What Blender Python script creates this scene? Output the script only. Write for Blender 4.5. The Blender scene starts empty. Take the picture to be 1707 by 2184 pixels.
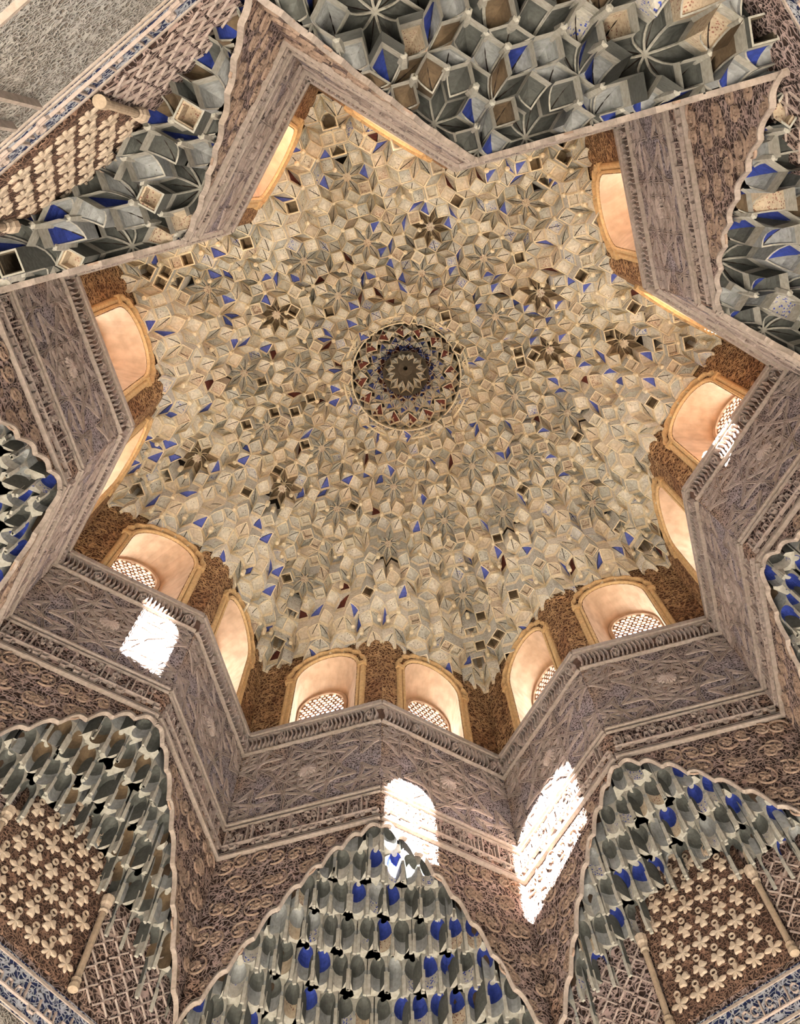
import bpy, math, random
import numpy as np
from mathutils import Matrix, Vector

S = 3.4            # metres per plan unit (centre of the hall to a tip of the star)
random.seed(7); rng = random.Random(7)
SC = bpy.context.scene
COL = SC.collection

# ---------------------------------------------------------------- camera
RW = ((0.96603051, 0.25405594, -0.0473353), (-0.25691019, 0.92428648, -0.28229711), (-0.02796788, 0.28486854, 0.9581585))
CP = (0.10824978, -0.68990342, -2.28057875)
FPX = 1869.32; PPX = 915.52; PPY = 960.51
cam = bpy.data.cameras.new('camera'); camo = bpy.data.objects.new('camera', cam); COL.objects.link(camo)
cam.sensor_fit = 'HORIZONTAL'; cam.sensor_width = 36.0; cam.lens = FPX / 1707 * 36.0
cam.shift_x = -(PPX - 853.5) / 1707; cam.shift_y = (PPY - 1092) / 1707
cam.clip_start = 0.05; cam.clip_end = 200
_r, _d, _f = [Vector(x) for x in RW]
m = Matrix((( _r[0], -_d[0], -_f[0]), (_r[1], -_d[1], -_f[1]), (_r[2], -_d[2], -_f[2]))).to_4x4()
m.translation = Vector(CP) * S
camo.matrix_world = m
SC.camera = camo

# ---------------------------------------------------------------- world, sun, daylight, exposure
SC.view_settings.view_transform = 'Standard'; SC.view_settings.look = 'None'
SC.view_settings.gamma = 1.0; SC.view_settings.use_curve_mapping = False
SC.view_settings.exposure = -0.42
w = bpy.data.worlds.new('sky'); SC.world = w; w.use_nodes = True
bg = w.node_tree.nodes['Background']; bg.inputs[0].default_value = (0.80, 0.90, 1.0, 1); bg.inputs[1].default_value = 3.0
SUN_H = Vector((-0.708, 2.75, -1.0))
su = bpy.data.lights.new('sun', 'SUN'); su.energy = 1350; su.angle = math.radians(0.53); su.color = (1.0, 0.97, 0.93)
suo = bpy.data.objects.new('sun', su); COL.objects.link(suo)
suo.rotation_euler = SUN_H.to_track_quat('-Z', 'Y').to_euler()
WIN_DAY = 95.0      # daylight at each star window
DOOR_DAY = 8.0    # daylight at each doorway below
SC.cycles.max_bounces = 8; SC.cycles.diffuse_bounces = 6
SC.cycles.sample_clamp_indirect = 12
SC.cycles.use_denoising = True

# ---------------------------------------------------------------- helpers
RIN = 0.76537
def tipA(k):
    a = math.radians(90 - 45 * (k - 1)); return np.array([math.cos(a), -math.sin(a)])
def inB(k):
    a = math.radians(90 - 45 * (k - 1) - 22.5); return RIN * np.array([math.cos(a), -math.sin(a)])
def project(p):
    v = Vector(p) - Vector(CP); x = v.dot(_r); y = v.dot(_d); z = v.dot(_f)
    return FPX * x / z + PPX, FPX * y / z + PPY, z

class MB:
    def __init__(s): s.v = []; s.f = []; s.m = []
    def add(s, pts, faces, mi=0):
        n = len(s.v); s.v.extend(pts); s.f.extend([tuple(i + n for i in f) for f in faces]); s.m.extend([mi] * len(faces))
    def face(s, pts, mi=0): s.add(pts, [tuple(range(len(pts)))], mi)
    def box(s, x0, x1, y0, y1, z0, z1, mi=0):
        s.add([(x, y, z) for z in (z0, z1) for y in (y0, y1) for x in (x0, x1)],
              [(0, 2, 3, 1), (4, 5, 7, 6), (0, 1, 5, 4), (2, 6, 7, 3), (0, 4, 6, 2), (1, 3, 7, 5)], mi)
    def bar(s, p, q, wd, y0, y1, mi=0, bev=0.6):
        # a bar lying on a wall: p, q are (x, z); it stands from y0 (wall) to y1, bevelled
        p = np.array(p, float); q = np.array(q, float); d = q - p; L = np.hypot(*d)
        if L < 1e-6: return
        n = np.array([-d[1], d[0]]) / L * wd / 2
        P = [p + n, p - n, q - n, q + n]; P2 = [p + n * bev, p - n * bev, q - n * bev, q + n * bev]
        s.add([(a[0], y0, a[1]) for a in P] + [(a[0], y1, a[1]) for a in P2],
              [(4, 5, 6, 7), (0, 1, 5, 4), (1, 2, 6, 5), (2, 3, 7, 6), (3, 0, 4, 7)], mi)
    def path(s, pts, wd, y0, y1, mi=0, bev=0.6):
        # continuous moulding along (x, z) points
        pts = [np.array(p, float) for p in pts]; n = len(pts); V = []
        for i, p in enumerate(pts):
            d = pts[min(i + 1, n - 1)] - pts[max(i - 1, 0)]; L = np.hypot(*d) or 1; nn = np.array([-d[1], d[0]]) / L * wd / 2
            for k, y in ((1, y0), (bev, y1), (-bev, y1), (-1, y0)):
                a = p + nn * k; V.append((a[0], y, a[1]))
        F = []
        for i in range(n - 1):
            for j in range(3): F.append((i * 4 + j, i * 4 + j + 1, i * 4 + 5 + j, i * 4 + 4 + j))
        F += [(0, 1, 2, 3), tuple((n - 1) * 4 + j for j in (3, 2, 1, 0))]
        s.add(V, F, mi)
    def mesh(s, name, mats):
        me = bpy.data.meshes.new(name)
        me.from_pydata([(a * S, b * S, c * S) for a, b, c in s.v], [], s.f)
        for mt in mats: me.materials.append(mt)
        if len(mats) > 1: me.polygons.foreach_set('material_index', s.m)
        me.update(); return me
    def build(s, name, mats, parent=None, **kw):
        if not isinstance(mats, (list, tuple)): mats = [mats]
        return obj(name, s.mesh(name, mats), parent, **kw)
def obj(name, data, parent=None, kind=None, label=None, cat=None, group=None):
    o = bpy.data.objects.new(name, data); COL.objects.link(o)
    if parent is not None: o.parent = parent
    return tag(o, kind, label, cat, group)
def tag(o, kind=None, label=None, cat=None, group=None):
    if kind: o['kind'] = kind
    if label: o['label'] = label
    if cat: o['category'] = cat
    if group: o['group'] = group
    return o

# ---------------------------------------------------------------- materials
def lin(c): return tuple(((x / 255) / 12.92 if x / 255 <= 0.04045 else ((x / 255 + 0.055) / 1.055) ** 2.4) for x in c) + (1,)
def newmat(name):
    mt = bpy.data.materials.new(name); mt.use_nodes = True; nt = mt.node_tree
    b = nt.nodes['Principled BSDF']; b.inputs['Roughness'].default_value = 0.95
    b.inputs['Specular IOR Level'].default_value = 0.15
    return mt, nt, b
def N(nt, t, **kw):
    n = nt.nodes.new(t)
    for k, v in kw.items(): setattr(n, k, v)
    return n
def ramp(nt, fac, stops, interp='LINEAR'):
    r = N(nt, 'ShaderNodeValToRGB'); r.color_ramp.interpolation = interp
    e = r.color_ramp.elements
    while len(e) < len(stops): e.new(0.5)
    for i, (p, c) in enumerate(stops):
        e[i].position = p; e[i].color = c if isinstance(c, tuple) else (c, c, c, 1)
    nt.links.new(fac, r.inputs[0]); return r.outputs[0]
def noise(nt, vec, sc, det=3, dist=0.0):
    n = N(nt, 'ShaderNodeTexNoise'); n.inputs['Scale'].default_value = sc; n.inputs['Detail'].default_value = det
    n.inputs['Distortion'].default_value = dist; nt.links.new(vec, n.inputs['Vector']); return n.outputs['Fac']
def mix(nt, fac, a, b, typ='MIX'):
    n = N(nt, 'ShaderNodeMix', data_type='RGBA', blend_type=typ)
    for i, x in ((0, fac), (6, a), (7, b)):
        if isinstance(x, (int, float)): n.inputs[i].default_value = x
        elif isinstance(x, tuple): n.inputs[i].default_value = x
        else: nt.links.new(x, n.inputs[i])
    return n.outputs[2]
def bump(nt, b, h, dist, st=1.0):
    n = N(nt, 'ShaderNodeBump'); n.inputs['Strength'].default_value = st; n.inputs['Distance'].default_value = dist
    nt.links.new(h, n.inputs['Height']); nt.links.new(n.outputs[0], b.inputs['Normal'])

def plaster(name, c1, c2, spot=0.0, spotc=(60, 50, 45), spotscale=22, rough=6.0):
    mt, nt, b = newmat(name); g = N(nt, 'ShaderNodeNewGeometry').outputs['Position']
    col = mix(nt, noise(nt, g, 2.2, 4), lin(c1), lin(c2))
    n2 = noise(nt, g, rough * 6, 4)
    col = mix(nt, ramp(nt, n2, [(0.35, 0.0), (0.65, 1.0)]), mix(nt, 0.35, col, (0.3, 0.26, 0.2, 1), 'MULTIPLY'), col)
    if spot > 0:
        v = N(nt, 'ShaderNodeTexVoronoi'); v.inputs['Scale'].default_value = spotscale; nt.links.new(g, v.inputs['Vector'])
        s = ramp(nt, v.outputs['Distance'], [(spot - 0.05, 1.0), (spot + 0.05, 0.0)])
        s2 = ramp(nt, noise(nt, g, 5, 2), [(0.42, 0.0), (0.55, 1.0)])
        mm = N(nt, 'ShaderNodeMath', operation='MULTIPLY'); nt.links.new(s, mm.inputs[0]); nt.links.new(s2, mm.inputs[1])
        col = mix(nt, mm.outputs[0], col, lin(spotc))
    nt.links.new(col, b.inputs['Base Color'])
    bump(nt, b, n2, 0.01, 0.5); return mt

def carved(name, light, light2, dark, scale=30, open_=0.5, dist=0.02, tint=None):
    """stucco filigree: curling ribs left standing between cut holes"""
    mt, nt, b = newmat(name); tc = N(nt, 'ShaderNodeTexCoord').outputs['Object']
    wv = N(nt, 'ShaderNodeTexNoise'); wv.inputs['Scale'].default_value = scale * 0.35; wv.inputs['Detail'].default_value = 1
    nt.links.new(tc, wv.inputs['Vector'])
    vm = N(nt, 'ShaderNodeVectorMath', operation='MULTIPLY_ADD'); vm.inputs[1].default_value = (1.6 / scale * 2,) * 3
    nt.links.new(wv.outputs['Color'], vm.inputs[0]); nt.links.new(tc, vm.inputs[2])
    vo = N(nt, 'ShaderNodeTexVoronoi', feature='DISTANCE_TO_EDGE'); vo.inputs['Scale'].default_value = scale
    nt.links.new(vm.outputs[0], vo.inputs['Vector'])
    v2 = N(nt, 'ShaderNodeTexNoise'); v2.inputs['Scale'].default_value = scale * 0.45; v2.inputs['Detail'].default_value = 1.5; v2.inputs['Distortion'].default_value = 1.2
    nt.links.new(tc, v2.inputs['Vector'])
    a = N(nt, 'ShaderNodeMath', operation='SUBTRACT'); nt.links.new(v2.outputs['Fac'], a.inputs[0]); a.inputs[1].default_value = 0.5
    ab = N(nt, 'ShaderNodeMath', operation='ABSOLUTE'); nt.links.new(a.outputs[0], ab.inputs[0])
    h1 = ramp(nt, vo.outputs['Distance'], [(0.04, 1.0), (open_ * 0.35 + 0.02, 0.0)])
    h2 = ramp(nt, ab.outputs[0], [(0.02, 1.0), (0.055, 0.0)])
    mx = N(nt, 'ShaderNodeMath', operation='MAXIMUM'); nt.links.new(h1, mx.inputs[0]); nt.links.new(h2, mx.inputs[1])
    big = noise(nt, tc, 1.1, 4)
    lc = mix(nt, ramp(nt, big, [(0.38, 0.0), (0.62, 1.0)]), lin(light), lin(light2))
    if tint:
        lc = mix(nt, ramp(nt, noise(nt, tc, 0.55, 3), [(0.52, 0.0), (0.66, 0.8)]), lc, lin(tint))
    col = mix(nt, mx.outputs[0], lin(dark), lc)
    col = mix(nt, 0.5, col, ramp(nt, noise(nt, tc, 9, 4), [(0.3, 0.55), (0.7, 1.0)]), 'MULTIPLY')
    nt.links.new(col, b.inputs['Base Color'])
    bump(nt, b, mx.outputs[0], dist, 1.0); return mt

M = {}
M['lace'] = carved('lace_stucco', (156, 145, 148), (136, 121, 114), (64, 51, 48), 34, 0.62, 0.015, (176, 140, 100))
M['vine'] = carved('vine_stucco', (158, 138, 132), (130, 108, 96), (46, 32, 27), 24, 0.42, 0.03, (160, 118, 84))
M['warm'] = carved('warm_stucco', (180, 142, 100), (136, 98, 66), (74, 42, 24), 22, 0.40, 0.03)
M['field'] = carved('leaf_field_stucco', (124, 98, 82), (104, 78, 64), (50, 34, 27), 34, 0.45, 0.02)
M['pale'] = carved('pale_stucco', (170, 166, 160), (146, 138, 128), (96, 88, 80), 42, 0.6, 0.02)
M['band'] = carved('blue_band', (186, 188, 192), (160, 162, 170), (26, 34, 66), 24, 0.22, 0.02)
M['trim'] = plaster('moulding_plaster', (154, 143, 136), (128, 114, 101))
M['strap'] = plaster('strap_plaster', (156, 143, 138), (132, 116, 104))
M['scroll'] = plaster('scroll_plaster', (148, 128, 114), (120, 99, 85))
M['letter'] = plaster('letter_plaster', (168, 156, 150), (144, 126, 114))
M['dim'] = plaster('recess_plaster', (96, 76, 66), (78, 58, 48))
M['jamb'] = plaster('jamb_plaster', (196, 164, 118), (172, 136, 92))
M['col'] = plaster('column_stone', (160, 144, 124), (134, 116, 98))
M['reveal'] = plaster('reveal_plaster', (198, 168, 138), (166, 130, 98), rough=1.5)
M['screen'] = plaster('screen_plaster', (140, 104, 80), (112, 80, 60))
M['leafm'] = plaster('leaf_plaster', (196, 182, 164), (172, 150, 128))
M['shell'] = plaster('shell_plaster', (70, 56, 44), (50, 40, 32))  # dark colour stands in for shade seen through gaps between cells
M['ceil_a'] = plaster('cell_cream', (224, 216, 198), (204, 194, 172), 0.20, (80, 62, 52), 40)
M['ceil_b'] = plaster('cell_grey', (192, 188, 174), (168, 162, 148), 0.22, (72, 62, 54), 40)
M['ceil_c'] = plaster('cell_beige', (212, 198, 174), (188, 172, 148))
M['ceil_e'] = plaster('cell_edge', (230, 216, 184), (214, 194, 156))
M['flower'] = plaster('cell_painted_flowers', (196, 182, 160), (176, 158, 134), 0.30, (110, 70, 60), 60)
M['blueflower'] = plaster('cell_blue_flowers', (200, 196, 186), (180, 174, 160), 0.33, (50, 66, 140), 48)
M['blue'] = plaster('cell_blue_paint', (56, 66, 128), (84, 92, 148))
M['red'] = plaster('cell_red_paint', (96, 48, 38), (70, 34, 28))
M['hole'] = plaster('cell_brown', (146, 126, 98), (116, 98, 76))  # brown tone for deep cells, some cupolas and cell halves
M['soot'] = plaster('squinch_dark_brown', (84, 74, 60), (60, 52, 42))  # darker brown for deep squinch cells and the central cup
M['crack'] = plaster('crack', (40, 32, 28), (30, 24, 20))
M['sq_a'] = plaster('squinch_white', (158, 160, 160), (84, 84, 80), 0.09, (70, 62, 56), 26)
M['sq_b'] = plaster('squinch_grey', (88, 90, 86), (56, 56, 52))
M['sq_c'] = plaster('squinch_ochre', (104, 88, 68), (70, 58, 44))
M['sq_e'] = plaster('squinch_edge', (166, 164, 156), (130, 124, 112))
M['sqblue'] = plaster('squinch_blue', (30, 42, 102), (42, 56, 120))
M['floor'] = plaster('floor_marble', (200, 194, 184), (176, 168, 156))
CEIL = [M[k] for k in ('ceil_a', 'ceil_b', 'ceil_c', 'ceil_e', 'flower', 'blueflower', 'blue', 'red', 'hole', 'crack')]
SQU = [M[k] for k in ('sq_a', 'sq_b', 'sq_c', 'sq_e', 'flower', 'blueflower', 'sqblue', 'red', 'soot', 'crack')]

# ---------------------------------------------------------------- lower room: floor and four walls
floor_z = -2.75
fb = MB()
for i in range(12):
    for j in range(12):
        a = -0.924 + i * 0.154; c = -0.924 + j * 0.154
        fb.add([(a + .002, c + .002, floor_z), (a + .152, c + .002, floor_z), (a + .152, c + .152, floor_z), (a + .002, c + .152, floor_z)], [(0, 1, 2, 3)])
ROOM = math.radians(22.5)      # the room is turned against the star by this much
def rot_to_wall(q):            # angle of the outward direction of room wall q
    a = math.radians(90 - 45 * (2 * q + 1) - 22.5); return math.atan2(-math.sin(a), math.cos(a))
fl = fb.build('floor', M['floor'], kind='structure', label='pale stone floor of the square hall below the star vault', cat='floor')
fl.rotation_euler.z = rot_to_wall(0)
b2 = MB(); b2.box(-.95, .95, -.95, .95, floor_z - .05, floor_z - .001); sb = b2.build('floor_bed', M['shell'], fl)

HW = 0.924
def leaf_mesh(kind):
    b = MB(); n = 40; top = []; rim = []
    lob = 5 if kind == 0 else 3
    for i in range(n):
        t = 2 * math.pi * i / n
        if kind == 0: r = .0185 * (0.28 + 0.72 * abs(math.cos(2.5 * (t - math.pi / 2)))) * (1.15 if math.sin(t) > -.3 else .8)
        else: r = .0180 * (0.32 + 0.68 * abs(math.cos(1.5 * (t + math.pi / 2)))) * (1 + .15 * math.cos(6 * t))
        top.append((r * .82 * math.cos(t), -.0035, r * .82 * math.sin(t))); rim.append((r * math.cos(t), 0, r * math.sin(t)))
    b.add([(0, -.005, 0)] + top + rim, [(0, 1 + i, 1 + (i + 1) % n) for i in range(n)] + [(1 + i, 1 + n + i, 1 + n + (i + 1) % n, 1 + (i + 1) % n) for i in range(n)])
    return b.mesh('leaf', [M['leafm']])
LEAF = [leaf_mesh(0), leaf_mesh(1)]
def ring_mesh():
    b = MB(); n = 10
    for i in range(n):
        a0, a1 = 2 * math.pi * i / n, 2 * math.pi * (i + 1) / n
        b.bar((0.0058 * math.cos(a0), 0.0058 * math.sin(a0)), (0.0058 * math.cos(a1), 0.0058 * math.sin(a1)), .003, 0, -.0035)
    return b.mesh('ringlet', [M['leafm']])
RING = ring_mesh()
SIDES = ['upper right', 'lower right', 'lower left', 'upper left']
# left column top and panel are at +-0.134 from the wall's middle
ZP0, ZP1 = -1.045, -0.62
wall_roots = []
def kufic(b, x0, x1, z0, z1, y1, seed, wd=.006):
    r = random.Random(seed); h = z1 - z0; x = x0 + .006
    b.bar((x0, z0 + h * .22), (x1, z0 + h * .22), wd, 0, y1)
    while x < x1 - .012:
        k = r.random()
        if k < .45:
            b.bar((x, z0 + h * .2), (x, z0 + h * r.choice((.95, .95, .7))), wd, 0, y1); x += .013
        elif k < .7:
            b.path([(x, z0 + h * .2), (x + .004, z0 + h * .55), (x + .012, z0 + h * .55), (x + .014, z0 + h * .2)], wd * .8, 0, y1); x += .022
        elif k < .85:
            b.path([(x, z0 + h * .2), (x + .003, z0 + h * .02), (x + .014, z0 + h * .03), (x + .018, z0 + h * .15)], wd * .8, 0, y1); x += .02
        else:
            b.path([(x + .004 + .007 * math.cos(t), z0 + h * .65 + .009 * math.sin(t)) for t in np.linspace(0, 5.4, 8)], wd * .6, 0, y1); x += .018
def tendrils(b, x0, x1, z0, z1, y1, n, seed):
    r = random.Random(seed)
    for _ in range(n):
        x = r.uniform(x0 + .01, x1 - .01); z = r.uniform(z0 + .01, z1 - .01); ph = r.random() * 6.28; rr = r.uniform(.004, .009)
        b.path([(x + rr * (1 - t / 9) * math.cos(ph + t), z + rr * (1 - t / 9) * math.sin(ph + t)) for t in np.linspace(0, 5, 8)], .0024, 0, y1)
def scrolls(b, pts, y1, seed, r0=.03):
    r = random.Random(seed)
    for (x, z) in pts:
        sg = r.choice((-1, 1)); ph = r.random() * 6.28
        P = []; r1_ = r0 * r.uniform(.6, 1.15)
        for t in np.linspace(0, 8.5, 22):
            rr = r1_ * (1 - t / 10.5) * 1.0; P.append((x + rr * math.cos(ph + sg * t), z + rr * math.sin(ph + sg * t)))
        b.path(P, .0036, 0, y1 * .7)
        for k in range(5):
            t = ph + k * 1.256; b.path([(x + .012 * math.cos(t) * q, z + .012 * math.sin(t) * q) for q in (0, .5, 1)], .005 , 0, y1 * .8, bev=.3)
for q in range(4):
    side = SIDES[q]
    name = 'wall_' + ['east', 'south', 'west', 'north'][q]
    e = bpy.data.objects.new(name, None); COL.objects.link(e)
    tag(e, 'structure', 'square hall wall carved with leaf panel, behind the muqarnas at %s of the photo' % side, 'wall')
    e.rotation_euler.z = rot_to_wall(q) - math.pi / 2     # local y is outward
    b = MB(); Y = HW; dz = -1.72
    b.face([(-HW, Y, -.5), (HW, Y, -.5), (HW, Y, -1.05), (-HW, Y, -1.05)])
    b.build('upper_wall', M['vine'], e)
    b = MB()
    b.face([(-HW, Y, -1.118), (HW, Y, -1.118), (HW, Y, dz), (-HW, Y, dz)])
    b.face([(-HW, Y, dz), (-.3, Y, dz), (-.3, Y, floor_z), (-HW, Y, floor_z)])
    b.face([(.3, Y, dz), (HW, Y, dz), (HW, Y, floor_z), (.3, Y, floor_z)])
    b.build('lower_wall', M['pale'], e)
    b = MB(); b.face([(-HW, Y - .004, -1.045), (HW, Y - .004, -1.045), (HW, Y - .004, -1.130), (-HW, Y - .004, -1.130)]); b.build('inscription_frieze', M['band'], e, label='blue and white inscription frieze')
    b = MB(); kufic(b, -.6, .6, -1.112, -1.068, -.004, 50 + q, .0045)
    o = b.build('frieze_lettering', M['letter'], e, kind='stuff'); o.location.y = (Y - .004) * S
    for z in (-1.053, -1.124, -1.40):
        b = MB(); b.bar((-.9, z), (.9, z), .009, 0, -.006); o = b.build('fillet', M['trim'], e); o.location.y = Y * S
    for x in (-.62, -.34, -.30, -.10, -.06, .06, .10, .30, .34, .62):
        b = MB(); b.bar((x, -1.16), (x, -1.71), .008, 0, -.010); o = b.build('panel_rib', M['trim'], e); o.location.y = Y * S
    # leaf panel between the two columns
    p = MB(); p.box(-.128, .128, Y - .006, Y + .002, ZP0 + .014, ZP1); p.build('leaf_panel', M['field'], e)
    for sx in (-1, 1):
        p = MB(); p.box(min(sx * .145, sx * .36), max(sx * .145, sx * .36), Y - .005, Y + .002, ZP0 + .014, ZP1 - .1); p.build('interlace_panel', M['vine'], e)
        p = MB()
        for i in range(5):
            for j in range(4):
                x = sx * (.165 + i * .042); z = ZP0 + .04 + j * .05
                p.path([(x - .018, z - .02), (x + .002, z), (x - .018, z + .02)], .0036, 0, -.003)
                p.path([(x + .018, z - .02), (x - .002, z), (x + .018, z + .02)], .0036, 0, -.003)
        o = p.build('interlace', M['letter'], e, kind='stuff'); o.location.y = (Y - .005) * S
        # slender engaged column
        c = MB(); n = 12; rr = .0065
        prof = [(ZP0 + .012, 0), (ZP0 + .012, .0095), (ZP0 + .02, .010), (ZP0 + .026, .0085), (ZP0 + .032, .0095), (ZP0 + .036, rr), (-.862, rr)]
        def lathe(c, prof, cx, cy, n=12):
            for i in range(n):
                a0, a1 = 2 * math.pi * i / n, 2 * math.pi * (i + 1) / n
                for (z0, r0), (z1, r1) in zip(prof[:-1], prof[1:]):
                    c.face([(cx + r0 * math.cos(a0), cy + r0 * math.sin(a0), z0), (cx + r0 * math.cos(a1), cy + r0 * math.sin(a1), z0), (cx + r1 * math.cos(a1), cy + r1 * math.sin(a1), z1), (cx + r1 * math.cos(a0), cy + r1 * math.sin(a0), z1)])
        lathe(c, prof, 0, 0)
        ce = bpy.data.objects.new('engaged_column', None); COL.objects.link(ce)
        hand = 'left' if sx < 0 else 'right'
        tag(ce, None, 'slender tan column at %s edge of leaf panel under %s muqarnas squinch' % (hand, side), 'column', 'slender columns beside the leaf panels')
        ce.rotation_euler.z = e.rotation_euler.z
        v = Matrix.Rotation(e.rotation_euler.z, 3, 'Z') @ Vector((sx * .136, Y - .012, 0)); ce.location = v * S
        c.build('shaft', M['col'], ce)
        c = MB(); lathe(c, [(-.862, .0075), (-.858, .010), (-.852, .008), (-.845, .009), (-.84, .012), (-.824, .013), (-.822, .010), (-.82, .0)], 0, 0, 8)
        c.build('capital', M['leafm'], ce)
    rows = 0
    for j in range(8):
        for i in range(6):
            x = -.105 + i * .042 + (0 if j % 2 == 0 else .021); z = ZP0 + .045 + j * .046
            if abs(x) > .118 or z > -.66: continue
            o = obj('palmette', LEAF[j % 2], e); o.location = (x * S, (Y - .006) * S, z * S); o.rotation_euler.y = rng.uniform(-.25, .25)
            o2 = obj('ringlet', RING, e); o2.location = (x * S, (Y - .006) * S, (z + .023) * S)
    wall_roots.append(e)
    L = bpy.data.lights.new('doorway_daylight', 'AREA'); L.shape = 'RECTANGLE'; L.size = .56 * S; L.size_y = .95 * S
    L.energy = DOOR_DAY; L.color = (.84, .92, 1.0)
    lo = bpy.data.objects.new('doorway_daylight', L); COL.objects.link(lo)
    d = Matrix.Rotation(e.rotation_euler.z, 3, 'Z') @ Vector((0, 1, 0))
    lo.location = (d * (HW + .06) + Vector((0, 0, -2.22))) * S
    lo.rotation_euler = (-d).to_track_quat('-Z', 'Y').to_euler()

# ---------------------------------------------------------------- star shaft: sixteen wall facets with windows above
LF = float(np.hypot(*(tipA(5) - inB(5))))
TAB = ([0, .12, .25, .45, .6, .72, .86, 1], [.53, .545, .58, .66, .735, .81, .89, .96])
def arch_z(s): return -float(np.interp(s, *TAB))
ZTOP = .62
SC0, SHW, ZSPR = .45, .1015, .255     # window centre (share of the facet from B), half width, spring
def arch_pts(cx, hw, zs, n=14): return [(cx + hw * math.cos(math.pi - math.pi * i / n), zs + hw * math.sin(math.pi * i / n)) for i in range(n + 1)]
def X(s, fl): return (s if not fl else 1 - s) * LF   # fl: B is at the right end
def facet_meshes(fl):
    R = {}
    cx = X(SC0, fl); a = arch_pts(cx, SHW, ZSPR)
    b = MB(); y = 0
    b.face([(0, y, 0), (cx - SHW, y, 0), (cx - SHW, y, ZSPR), (cx - SHW, y, ZTOP), (0, y, ZTOP)])
    b.face([(cx + SHW, y, 0), (LF, y, 0), (LF, y, ZTOP), (cx + SHW, y, ZTOP), (cx + SHW, y, ZSPR)])
    for p, q in zip(a[:-1], a[1:]): b.face([(p[0], y, p[1]), (q[0], y, q[1]), (q[0], y, ZTOP), (p[0], y, ZTOP)])
    R['drum_wall'] = b.mesh('drum_wall', [M['warm']])
    # shaft wall down to the scalloped muqarnas edge
    b = MB(); n = 72; lo = []
    for i in range(n + 1):
        s = i / n; sc = .018 * abs(math.sin(s * math.pi * 9)); lo.append((X(s, fl), arch_z(s) + sc))
    if fl: lo.reverse()
    def strip(z0, z1, mi, yy=0):
        for p, q in zip(lo[:-1], lo[1:]):
            b.face([(p[0], yy, z1), (q[0], yy, z1), (q[0], yy, max(z0, q[1]) if z0 > -9 else q[1]), (p[0], yy, max(z0, p[1]) if z0 > -9 else p[1])], mi)
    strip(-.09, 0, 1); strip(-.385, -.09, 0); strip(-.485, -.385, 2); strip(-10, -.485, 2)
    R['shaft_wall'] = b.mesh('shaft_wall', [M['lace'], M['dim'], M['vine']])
    b = MB(); b.box(-.004, LF + .004, -.016, .0, -.016, 0); b.box(-.004, LF + .004, -.011, 0, -.024, -.016); R['cornice_ledge'] = b.mesh('cornice_ledge', [M['trim']])
    for nm, z, wd, pr in (('fillet', -.090, .008, .010), ('fillet', -.383, .009, .009), ('fillet', -.396, .005, .006), ('fillet', -.484, .005, .006), ('fillet', -.497, .009, .010)):
        b = MB(); b.bar((0, z), (LF, z), wd, 0, -pr); R.setdefault('fillets', []).append(b.mesh('fillet', [M['trim']]))
    # strapwork
    b = MB(); x0, x1, z0, z1 = .006, LF - .006, -.378, -.096; zc = (z0 + z1) / 2; xc = LF / 2
    def clipseg(p, q):
        t0, t1 = 0., 1.; d = (q[0] - p[0], q[1] - p[1])
        for pp, dd, lo_, hi_ in ((p[0], d[0], x0, x1), (p[1], d[1], z0, z1)):
            if abs(dd) < 1e-9:
                if pp < lo_ or pp > hi_: return None
                continue
            a_, b_ = (lo_ - pp) / dd, (hi_ - pp) / dd
            if a_ > b_: a_, b_ = b_, a_
            t0 = max(t0, a_); t1 = min(t1, b_)
        if t1 - t0 < 1e-3: return None
        return (p[0] + d[0] * t0, p[1] + d[1] * t0), (p[0] + d[0] * t1, p[1] + d[1] * t1)
    for (cx2, cz2, R0) in ((xc, zc, .150), (x0, z0, .13), (x1, z0, .13), (x0, z1, .13), (x1, z1, .13)):
        for k in range(8):
            for R1, st in ((R0, 3), (R0 * .42, 3), (R0 * .8, 2)):
                t0, t1 = math.radians(22.5 + 45 * k), math.radians(22.5 + 45 * (k + st))
                sg = clipseg((cx2 + R1 * math.cos(t0), cz2 + R1 * math.sin(t0)), (cx2 + R1 * math.cos(t1), cz2 + R1 * math.sin(t1)))
                if sg:
                    d = np.array(sg[1]) - np.array(sg[0]); nn = np.array([-d[1], d[0]]) / (np.hypot(*d) + 1e-9) * .0025
                    for sgn in (-1, 1): b.bar(np.array(sg[0]) + nn * sgn, np.array(sg[1]) + nn * sgn, .0024, 0, -.0035)
    R['strapwork'] = b.mesh('strapwork', [M['strap']])
    b = MB(); n = 16; T = []
    for i in range(32):
        r = .026 if i % 2 == 0 else .017; t = 2 * math.pi * i / 32; T.append((xc + r * math.cos(t), zc + r * math.sin(t)))
    b.add([(xc, -.013, zc)] + [(x, -.009, z) for x, z in T] + [(x, 0, z) for x, z in T], [(0, 1 + i, 1 + (i + 1) % 32) for i in range(32)] + [(1 + i, 33 + i, 33 + (i + 1) % 32, 1 + (i + 1) % 32) for i in range(32)])
    R['star_boss'] = b.mesh('star_boss', [M['letter']])
    b = MB(); kufic(b, .008, LF - .008, -.476, -.402, -.009, 3 + fl, .0048); tendrils(b, 0, LF, -.478, -.400, -.006, 60, 9); R['inscription'] = b.mesh('inscription', [M['letter']])
    b = MB(); pts = []
    for i in range(7):
        for j in range(6):
            s = .30 + i * .105; z = -.535 - j * .065
            s += .05 * (j % 2) + .03 * math.sin(i * 3.1 + j * 2); z += .012 * math.sin(i * 5.3 + j)
            if z - .03 > arch_z(s) and s < .97: pts.append((X(s, fl), z))
    scrolls(b, pts, -.006, 5 + fl, .026); R['scroll_relief'] = b.mesh('scroll_relief', [M['scroll']])
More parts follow.
